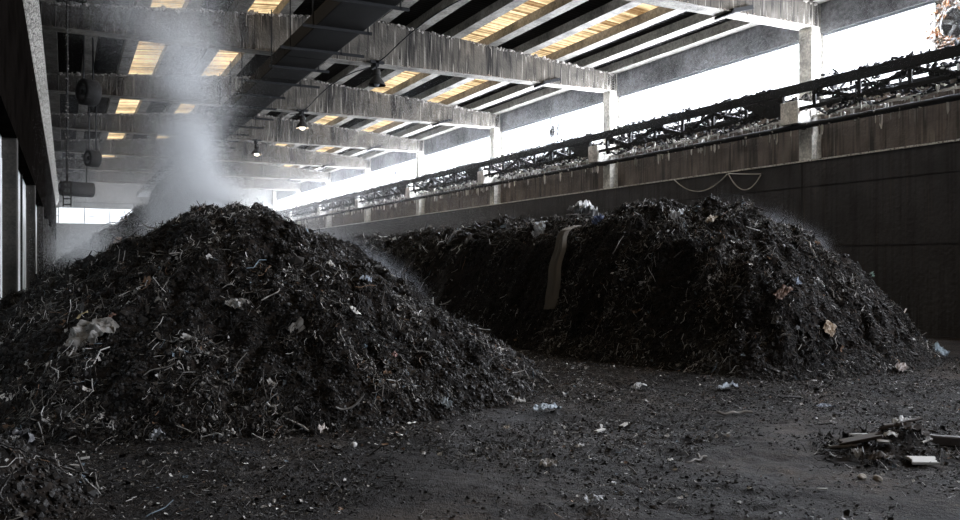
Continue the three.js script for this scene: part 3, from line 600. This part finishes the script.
function stoneGeo(a, b, c, s) { const g = new THREE.IcosahedronGeometry(1, 2), p = g.attributes.position; for (let i = 0; i < p.count; i++) { const k = 0.8 + 0.4 * vnoise(p.getX(i) * 2 + 9, p.getY(i) * 2 + p.getZ(i) * 1.3 + 9, s); p.setXYZ(i, p.getX(i) * k * a, p.getY(i) * k * b, p.getZ(i) * k * c); } g.computeVertexNormals(); return g; }

// left heap
lying('plastic_bag', 'large crumpled grey plastic bag half buried low on the left side of the left heap', 'bag', crumpled(0.62, 0.42, 0.15, 3, 30, 24), tint(0x8d867c, 0.45), [0.24, 9.55], 0.5, 0.05);
lying('tape_scrap', 'short yellow and black striped tape scrap just above the grey bag', 'tape', crumpled(0.14, 0.035, 0.03, 5, 8, 3), tint(0xb79a3a), [0.16, 9.85], 0.4, 0.05);
lying('paper_scrap', 'white torn paper scrap alone in the middle of the left heap\'s right flank', 'paper', crumpled(0.1, 0.16, 0.02, 9, 6, 8), tint(0xf2f1ee), [2.95, 9.05], 0.3, 0.07);
lying('plastic_strip', 'knotted pale blue plastic strip high on the left heap\'s right flank', 'plastic', crumpled(0.2, 0.07, 0.07, 11, 10, 5), tint(0xb5c6dd), [3.37, 9.95], 0.2, 0.06);
lying('plastic_film', 'crinkled light grey plastic film in the middle of the left heap', 'plastic', crumpled(0.16, 0.2, 0.06, 13), tint(0xa9a39a, 0.4), [1.7, 9.45], 0.8, 0.05);
lying('paper_scrap', 'small rounded cream scrap near the top of the left heap\'s right edge', 'paper', crumpled(0.13, 0.1, 0.03, 15), tint(0xcfc9bf), [3.04, 10.35], 0.4, 0.06);
lying('cardboard_scrap', 'small orange-brown scrap beside the yellow tape on the left heap', 'cardboard', crumpled(0.08, 0.06, 0.02, 17, 5, 5), tint(0x9a5a38), [0.45, 9.7], 0.4, 0.05);
lying('cardboard_scrap', 'small reddish scrap low on the right flank of the left heap', 'cardboard', crumpled(0.09, 0.06, 0.02, 19, 5, 5), tint(0x9c5c4a), [3.29, 8.7], 0.9, 0.05);
lying('curled_strap', 'curled grey strap arching out of the foot of the left heap', 'strap', tube([[-0.13, 0, 0], [-0.06, -0.015, 0.02], [0.03, 0.02, 0.03], [0.11, 0.09, 0], [0.14, 0.16, -0.02]], 0.012, 24, 6), tint(0x77716a), [2.47, 7.85], 0.2, 0.05);
lying('paper_scrap', 'crumpled pinkish-white scrap at the front foot of the left heap', 'paper', crumpled(0.09, 0.06, 0.04, 21, 6, 6), tint(0xd9c8bd), [2.14, 7.55], 0.4, 0.05);
lying('plastic_lump', 'small white plastic lump on the floor just before the left heap\'s foot', 'plastic', stoneGeo(0.03, 0.025, 0.022, 4), tint(0xdedbd6), [2.26, 6.98], 0.4, 0.02);
lying('plastic_strip', 'flat white plastic strip at the right foot of the left heap', 'plastic', crumpled(0.13, 0.05, 0.02, 23, 7, 4), tint(0xe0ddd6), [2.98, 7.4], 0.2, 0.04);
lying('plastic_film', 'bluish white film tangle low on the left heap near its right foot', 'plastic', crumpled(0.1, 0.12, 0.06, 25), tint(0xbccbd3), [3.55, 7.9], 0.9, 0.06);
lying('plastic_film', 'dull brown film flap hanging on the lower left face of the left heap', 'plastic', crumpled(0.1, 0.17, 0.04, 27), tint(0x5e5650), [-0.0, 8.6], 0.9, 0.05);
lying('dead_branch', 'thin pale branch slanting on the middle of the left heap', 'branch', stickGeo(0.32, 0.008, 31), tint(0x8d857a), [2.1, 9.5], 0.6, 0.06);

// right heap
{
  const pts = [[0.35, 0.16, -0.18], [0.06, 0.1, -0.05], [-0.1, 0.03, 0], [-0.22, -0.3, 0.02], [-0.36, -0.75, 0.06], [-0.42, -1.15, 0.1], [-0.5, -1.46, 0.12]].map((p) => new THREE.Vector3(...p)), c = new THREE.CatmullRomCurve3(pts), n = 40, W = 10, pos = [], idx = [];
  for (let i = 0; i <= n; i++) { const p = c.getPoint(i / n), w = 0.19 + 0.12 * (i / n); for (let j = 0; j <= W; j++) { const v = j / W - 0.5; pos.push(p.x - 0.05 * Math.cos(v * 16 + i * 0.05) + 0.03 * v, p.y + 0.02 * (hash(i, j, 7) - 0.5), p.z + v * w * (0.75 + 0.3 * hash(j, 2, 9)) + 0.02 * Math.sin(i * 0.7)); } }
  for (let i = 0; i < n; i++) for (let j = 0; j < W; j++) { const a = i * (W + 1) + j; idx.push(a, a + 1, a + W + 1, a + 1, a + W + 2, a + W + 1); }
  const g = new THREE.BufferGeometry(); g.setAttribute('position', new THREE.Float32BufferAttribute(pos, 3)); g.setIndex(idx); g.computeVertexNormals();
  const m = lit(new THREE.Mesh(g, tint(0x8a7d68, 0.7))); m.name = numbered('fabric_strip'); m.userData = { label: 'long tan fabric strip draped down the steep dark face of the right heap', category: 'fabric' }; m.position.set(8.72, 2.2, -13.55); scene.add(m);
}
lying('plastic_bag', 'crumpled white plastic bag on the crest of the right heap', 'bag', crumpled(0.62, 0.5, 0.22, 41, 20, 18), tint(0xdedfe0, 0.5), [10.2, 15.3], 0.4, 0.1);
lying('plastic_scrap', 'bright blue plastic scrap on the upper edge of the right heap', 'plastic', crumpled(0.24, 0.2, 0.1, 43), tint(0x4d6ba8), [9.4, 13.5], 0.4, 0.08);
lying('cardboard_piece', 'torn tan cardboard piece on the lit near end of the right heap', 'cardboard', crumpled(0.38, 0.18, 0.05, 45), tint(0xb59468), [10.08, 8.62], 0.7, 0.09, -0.3);
lying('cardboard_piece', 'wrinkled brown sheet in the middle of the right heap\'s near end', 'cardboard', crumpled(0.34, 0.14, 0.06, 47), tint(0x86593a), [9.62, 9.05], 0.2, 0.09);
lying('plastic_film', 'pale blue film beside the brown sheet on the right heap', 'plastic', crumpled(0.16, 0.12, 0.06, 49), tint(0x9db2cf), [9.9, 9.05], 0.4, 0.09);
lying('plastic_film', 'whitish film draped on the top of the right heap toward its far part', 'plastic', crumpled(0.5, 0.3, 0.12, 51), tint(0xc6ccd4), [9.5, 15.9], 0.5, 0.1);
lying('plastic_film', 'pale blue plastic film on the floor at the right foot of the right heap', 'plastic', crumpled(0.2, 0.28, 0.1, 53), tint(0xa9cbe2), [13.45, 9.2], 0.3, 0.06);
lying('paper_scrap', 'pinkish white crumpled paper at the near foot of the right heap', 'paper', crumpled(0.24, 0.14, 0.06, 55), tint(0xd8c6c0), [10.99, 8.1], 0.2, 0.06);
lying('dead_branch', 'pale bare branch sticking up the right heap near its steaming top', 'branch', stickGeo(0.5, 0.014, 57), tint(0xa49a8a), [11.15, 9.88], 1.2, 0.08);
lying('dead_branch', 'pale straight stick at the right edge of the right heap', 'branch', stickGeo(0.35, 0.013, 59, 0.02), tint(0xbdb3a4), [13.1, 9.6], 0.9, 0.1, 0.4);
lying('dead_branch', 'dark crooked stick lying on the crest beside the white bag', 'branch', stickGeo(0.5, 0.03, 61), tint(0x2b2521), [10.25, 14.7], 0.3, 0.12);
lying('plastic_film', 'white film scrap on the top near the middle of the right heap', 'plastic', crumpled(0.3, 0.24, 0.1, 63), tint(0xcfd3d8), [9.75, 11.6], 0.3, 0.1);
lying('paper_scrap', 'cream flat scrap among dark bits on the top of the right heap\'s near end', 'paper', crumpled(0.22, 0.16, 0.05, 65), tint(0xc2ab8a), [10.1, 11.1], 0.3, 0.1);
lying('plastic_scrap', 'teal plastic scrap on the right slope of the right heap', 'plastic', crumpled(0.1, 0.08, 0.04, 67, 6, 6), tint(0x7fb5a8), [12.4, 9.7], 0.3, 0.08);

// floor between the heaps
lying('plastic_sheet', 'crumpled blue-grey plastic sheet on the floor right of the left heap', 'plastic', crumpled(0.34, 0.16, 0.05, 71, 16, 12), tint(0x8ea6ba, 0.4), [4.65, 7.65], 0.1, 0.02);
lying('paper_scrap', 'light grey crumpled scrap at the right tip of the left heap beside the blue sheet', 'paper', crumpled(0.15, 0.09, 0.05, 73), tint(0xcac5bd), [4.55, 8.1], -0.3, 0.05);
lying('wood_chip', 'flat cream wood chip, the right one of two long chips in mid floor', 'wood', boardGeo(0.14, 0.05, 0.01, 3), tint(0xcfc7bb), [4.92, 6.64], 0.5, 0.01);
lying('wood_chip', 'flat cream wood chip, the left one of two long chips in mid floor', 'wood', boardGeo(0.13, 0.045, 0.012, 5), tint(0xdad5cc), [4.51, 6.47], 0.3, 0.01);
lying('paper_scrap', 'small white paper scrap next to a dark clod left of mid floor', 'paper', crumpled(0.08, 0.06, 0.02, 75, 6, 6), tint(0xd8d7d4), [4.0, 6.04], 0.3, 0.02);
lying('matchbox', 'tiny white and blue box lying on the dark floor in front centre', 'box', new RoundedBoxGeometry(0.055, 0.02, 0.035, 2, 0.004), tint(0xd0d8e0), [3.52, 4.88], 0.9, 0.012);
lying('paper_scrap', 'cream scrap on the floor just right of the left heap\'s foot', 'paper', crumpled(0.06, 0.06, 0.03, 77, 5, 5), tint(0xd6c3a6), [3.72, 6.86], 0.9, 0.025);
lying('plastic_film', 'bunched brownish white film on the floor below mid picture', 'plastic', crumpled(0.2, 0.14, 0.03, 79, 14, 12), tint(0x9c948b, 0.45), [3.42, 5.6], 0.9, 0.025);
lying('plastic_film', 'bunched clear-grey film at the bottom edge of the floor, front centre', 'plastic', crumpled(0.16, 0.11, 0.03, 81, 14, 12), tint(0x8f9299, 0.35), [3.11, 4.52], 0.2, 0.025);
lying('dead_branch', 'forked brown branch lying in a clump of dirt on the mid floor', 'branch', merge([stickGeo(0.28, 0.011, 83), stickGeo(0.14, 0.008, 85).rotateY(0.7).translate(0.1, 0, -0.05)]), tint(0x6e6255), [4.62, 5.25], 0.25, 0.02);
lying('paper_scrap', 'white oblong scrap at the left end of the forked brown branch', 'paper', crumpled(0.07, 0.035, 0.015, 87, 6, 4), tint(0xd9d6d0), [4.35, 5.25], 0.25, 0.015);
lying('dead_branch', 'long pale branch on the floor before the right heap\'s dark foot', 'branch', stickGeo(0.38, 0.014, 89), tint(0xa1978a), [6.34, 6.62], -0.35, 0.02);
lying('plastic_film', 'white crinkled film on the floor between the two heaps', 'plastic', crumpled(0.24, 0.13, 0.05, 91), tint(0xc9cbcd), [6.5, 8.45], 0.2, 0.03);
lying('plastic_film', 'pale blue crinkled film on the floor at the foot of the right heap\'s dark face', 'plastic', crumpled(0.3, 0.16, 0.05, 93), tint(0x93a5b8), [7.48, 7.94], 0.1, 0.03);
lying('plastic_film', 'dull bluish film patch on the floor in front of the right heap\'s near end', 'plastic', crumpled(0.22, 0.14, 0.03, 95), tint(0x74829a), [7.6, 6.54], 0.1, 0.02);
lying('dead_branch', 'dark straight stick lying on the floor before the right heap', 'branch', stickGeo(0.26, 0.016, 97, 0.02), tint(0x1f1c1a), [7.66, 7.1], -0.45, 0.02);

// scrap wood clump at the right
{
  const t = thing('dirt_clump', 'spread clump of dark dirt and splinters under the scrap boards at right', 'dirt', [6.5, 0, -4.8]);
  part('clump', gridMesh(range(5.6, 7.6, 0.025), range(4.2, 5.5, 0.025), cl, true), M.compost, t).position.set(-6.5, 0, 4.8);
  seed(911); strew({ add(o) { o.position.set(-6.5, 0, 4.8); t.add(o); } }, (x, d) => (cl(x, d) > -0.035 + 0.03 * hash(x * 40, d * 40, 9) ? Math.max(cl(x, d), ground(x, d)) + 0.004 : -1), () => [rr(5.6, 7.6), rr(4.2, 5.5)], 3800, 0.42, 1.6, [0.35, 0.3, 0.35]);
}
lying('wooden_board', 'broad splintered white board at the right end of the dirt clump', 'board', boardGeo(0.24, 0.11, 0.018, 11), tint(0xd8d4cc), [6.13, 4.32], -0.42, 0.02);
lying('wooden_board', 'long dark brown timber reaching out of the picture at right', 'board', boardGeo(0.6, 0.12, 0.06, 13), tint(0x3b2c21), [6.95, 4.5], -0.62, 0.03);
lying('wooden_board', 'thin pale slat, farthest back of the clump at right', 'board', boardGeo(0.22, 0.05, 0.012, 15), tint(0xc7c0b3), [7.67, 5.6], -0.3, 0.015);
lying('paper_scrap', 'bulky white paper wad just in front of the farthest slat', 'paper', crumpled(0.17, 0.11, 0.06, 103), tint(0xdedcd8), [7.3, 5.38], -0.3, 0.03);
lying('wooden_board', 'single pale slat lying clear to the left of the dirt clump', 'board', boardGeo(0.17, 0.045, 0.014, 17), tint(0xd6d2cb), [6.5, 5.22], -0.5, 0.015);
lying('dead_branch', 'pale stick leaning up across the dark timber at right', 'branch', stickGeo(0.22, 0.01, 105, 0.03), tint(0xaaa08f), [6.5, 4.55], 0.35, 0.03, 0.25);
lying('dead_branch', 'dark brown branch lying along the back of the dirt clump', 'branch', stickGeo(0.4, 0.014, 107, 0.03), tint(0x4a382b), [6.95, 5.1], -0.3, 0.03);
lying('dead_branch', 'dark brown branch crossing the back of the dirt clump steeply', 'branch', stickGeo(0.32, 0.012, 109, 0.03), tint(0x3c2f26), [6.85, 4.9], -1.0, 0.03);
lying('dead_branch', 'short thick dark branch at the left tip of the dirt clump', 'branch', stickGeo(0.22, 0.016, 111), tint(0x57483b), [5.85, 4.85], -0.75, 0.03);
lying('wood_chip', 'narrow whitish chip on the middle of the dirt clump', 'wood', boardGeo(0.1, 0.03, 0.01, 19), tint(0xc9c4ba), [6.05, 4.62], -0.9, 0.03);
lying('wood_chip', 'short whitish chip on the upper left of the dirt clump', 'wood', boardGeo(0.08, 0.04, 0.01, 21), tint(0xcfcac1), [6.55, 4.95], -0.2, 0.03);
lying('paper_scrap', 'curled white scrap at the left side of the dirt clump', 'paper', crumpled(0.1, 0.08, 0.05, 113), tint(0xc8c8ca), [5.75, 4.62], 0.2, 0.05);
lying('stone', 'pale cream stone in front of the dirt clump', 'stone', stoneGeo(0.04, 0.022, 0.03, 5), tint(0xcfc4b2, 0.8), [5.27, 4.2], 0.3, 0.012);
lying('stone', 'tan brown stone next to the cream one before the dirt clump', 'stone', stoneGeo(0.045, 0.026, 0.032, 6), tint(0x8d7a5f, 0.8), [5.36, 4.14], 0.6, 0.014);

lying('wooden_board', 'rough brown splintered plank slanting on the left half of the dirt clump', 'board', boardGeo(0.34, 0.08, 0.02, 29), tint(0x5a4636), [5.98, 4.78], -0.75, 0.03, 0.1);
lying('wooden_board', 'short brown splinter propped on the crown of the dirt clump', 'board', boardGeo(0.22, 0.05, 0.016, 31), tint(0x6b5442), [6.35, 4.75], -1.3, 0.03, 0.25);
lying('bark_piece', 'curved dark bark piece behind the broad white board', 'bark', crumpled(0.3, 0.1, 0.05, 141, 12, 6), tint(0x4d3b2e), [6.45, 4.62], -0.5, 0.03);
lying('paper_scrap', 'bright folded white scrap on the crown of the dirt clump', 'paper', crumpled(0.12, 0.06, 0.03, 143, 8, 6), tint(0xe6e4df), [6.2, 4.66], -0.8, 0.03);
lying('bark_piece', 'brown bark strip along the front edge of the dirt clump', 'bark', crumpled(0.22, 0.07, 0.04, 145, 10, 6), tint(0x5c4a3a), [5.8, 4.45], -0.4, 0.04);

// front and left floor
lying('paper_scrap', 'small white scrap at the bottom edge of the floor right of centre', 'paper', crumpled(0.045, 0.03, 0.012, 121, 5, 4), tint(0xdededd), [4.0, 4.13], 0.3, 0.012);
lying('paper_scrap', 'small white scrap just behind the one at the bottom edge', 'paper', crumpled(0.05, 0.035, 0.012, 123, 5, 4), tint(0xdededd), [4.33, 4.37], 0.1, 0.012);
lying('wood_chip', 'thin pale sliver lying aslant on the open floor before the clump', 'wood', boardGeo(0.07, 0.015, 0.006, 23), tint(0xd9d6cf), [4.76, 4.12], -0.7, 0.01);
lying('dirt_clod', 'fist-sized dark clod beside the mound at the left front edge', 'dirt', merge([stoneGeo(0.07, 0.045, 0.05, 7), stoneGeo(0.045, 0.035, 0.04, 8).translate(0.07, -0.005, 0.01), stoneGeo(0.04, 0.03, 0.04, 9).translate(-0.06, -0.01, 0.02)]), tint(0x2c2826, 0.7), [0.1, 5.3], 0.3, 0.03);
lying('plastic_film', 'dark crinkled film curling off the mound at the left front edge', 'plastic', crumpled(0.2, 0.12, 0.06, 127), tint(0x55555c, 0.4), [-0.3, 6.9], 0.3, 0.06);
lying('wood_chip', 'small pale stick on the bare floor before the left heap', 'wood', boardGeo(0.08, 0.018, 0.012, 25), tint(0xa49f96), [0.14, 7.5], 0.5, 0.012);
lying('plastic_film', 'small grey-blue film tangle at the left heap\'s front foot', 'plastic', crumpled(0.15, 0.1, 0.06, 129), tint(0x7f848c, 0.4), [0.72, 7.75], 0.5, 0.05);
// small pale scraps trodden into the floor
{
  seed(950); const kinds = [crumpled(0.045, 0.03, 0.012, 131, 4, 4), crumpled(0.06, 0.025, 0.01, 133, 5, 3), boardGeo(0.06, 0.018, 0.006, 27), crumpled(0.035, 0.035, 0.015, 135, 4, 4)], mats = [tint(0xd6d3cd), tint(0xb9b3a8), tint(0xa79f95)];
  const looks = ['crumpled', 'narrow folded', 'splintered flat', 'balled'], tones = ['whitish', 'light grey', 'dull grey'];
  let n = 0; while (n < 12) {
    const d = 3.8 + 7 * rnd(), x = rr(0.8, 12); if (leftHeap(x, d) > -0.1 || rightHeap(x, d) > -0.1) continue; if (fbm(x * 0.8, d * 0.8, 3, 700) < 0.36 + 0.2 * rnd()) continue;
    lying('pale_scrap', `thumb-sized ${looks[n % 4]} ${tones[n % 3]} scrap trodden into the dark floor`, 'scrap', kinds[n % 4], mats[n % 3], [x, d], rnd() * 6.28, 0.012); n++;
  }
}


scene.traverse((o) => { if (o.isMesh) o.castShadow = o.receiveShadow = true; });
renderer.render(scene, camera);
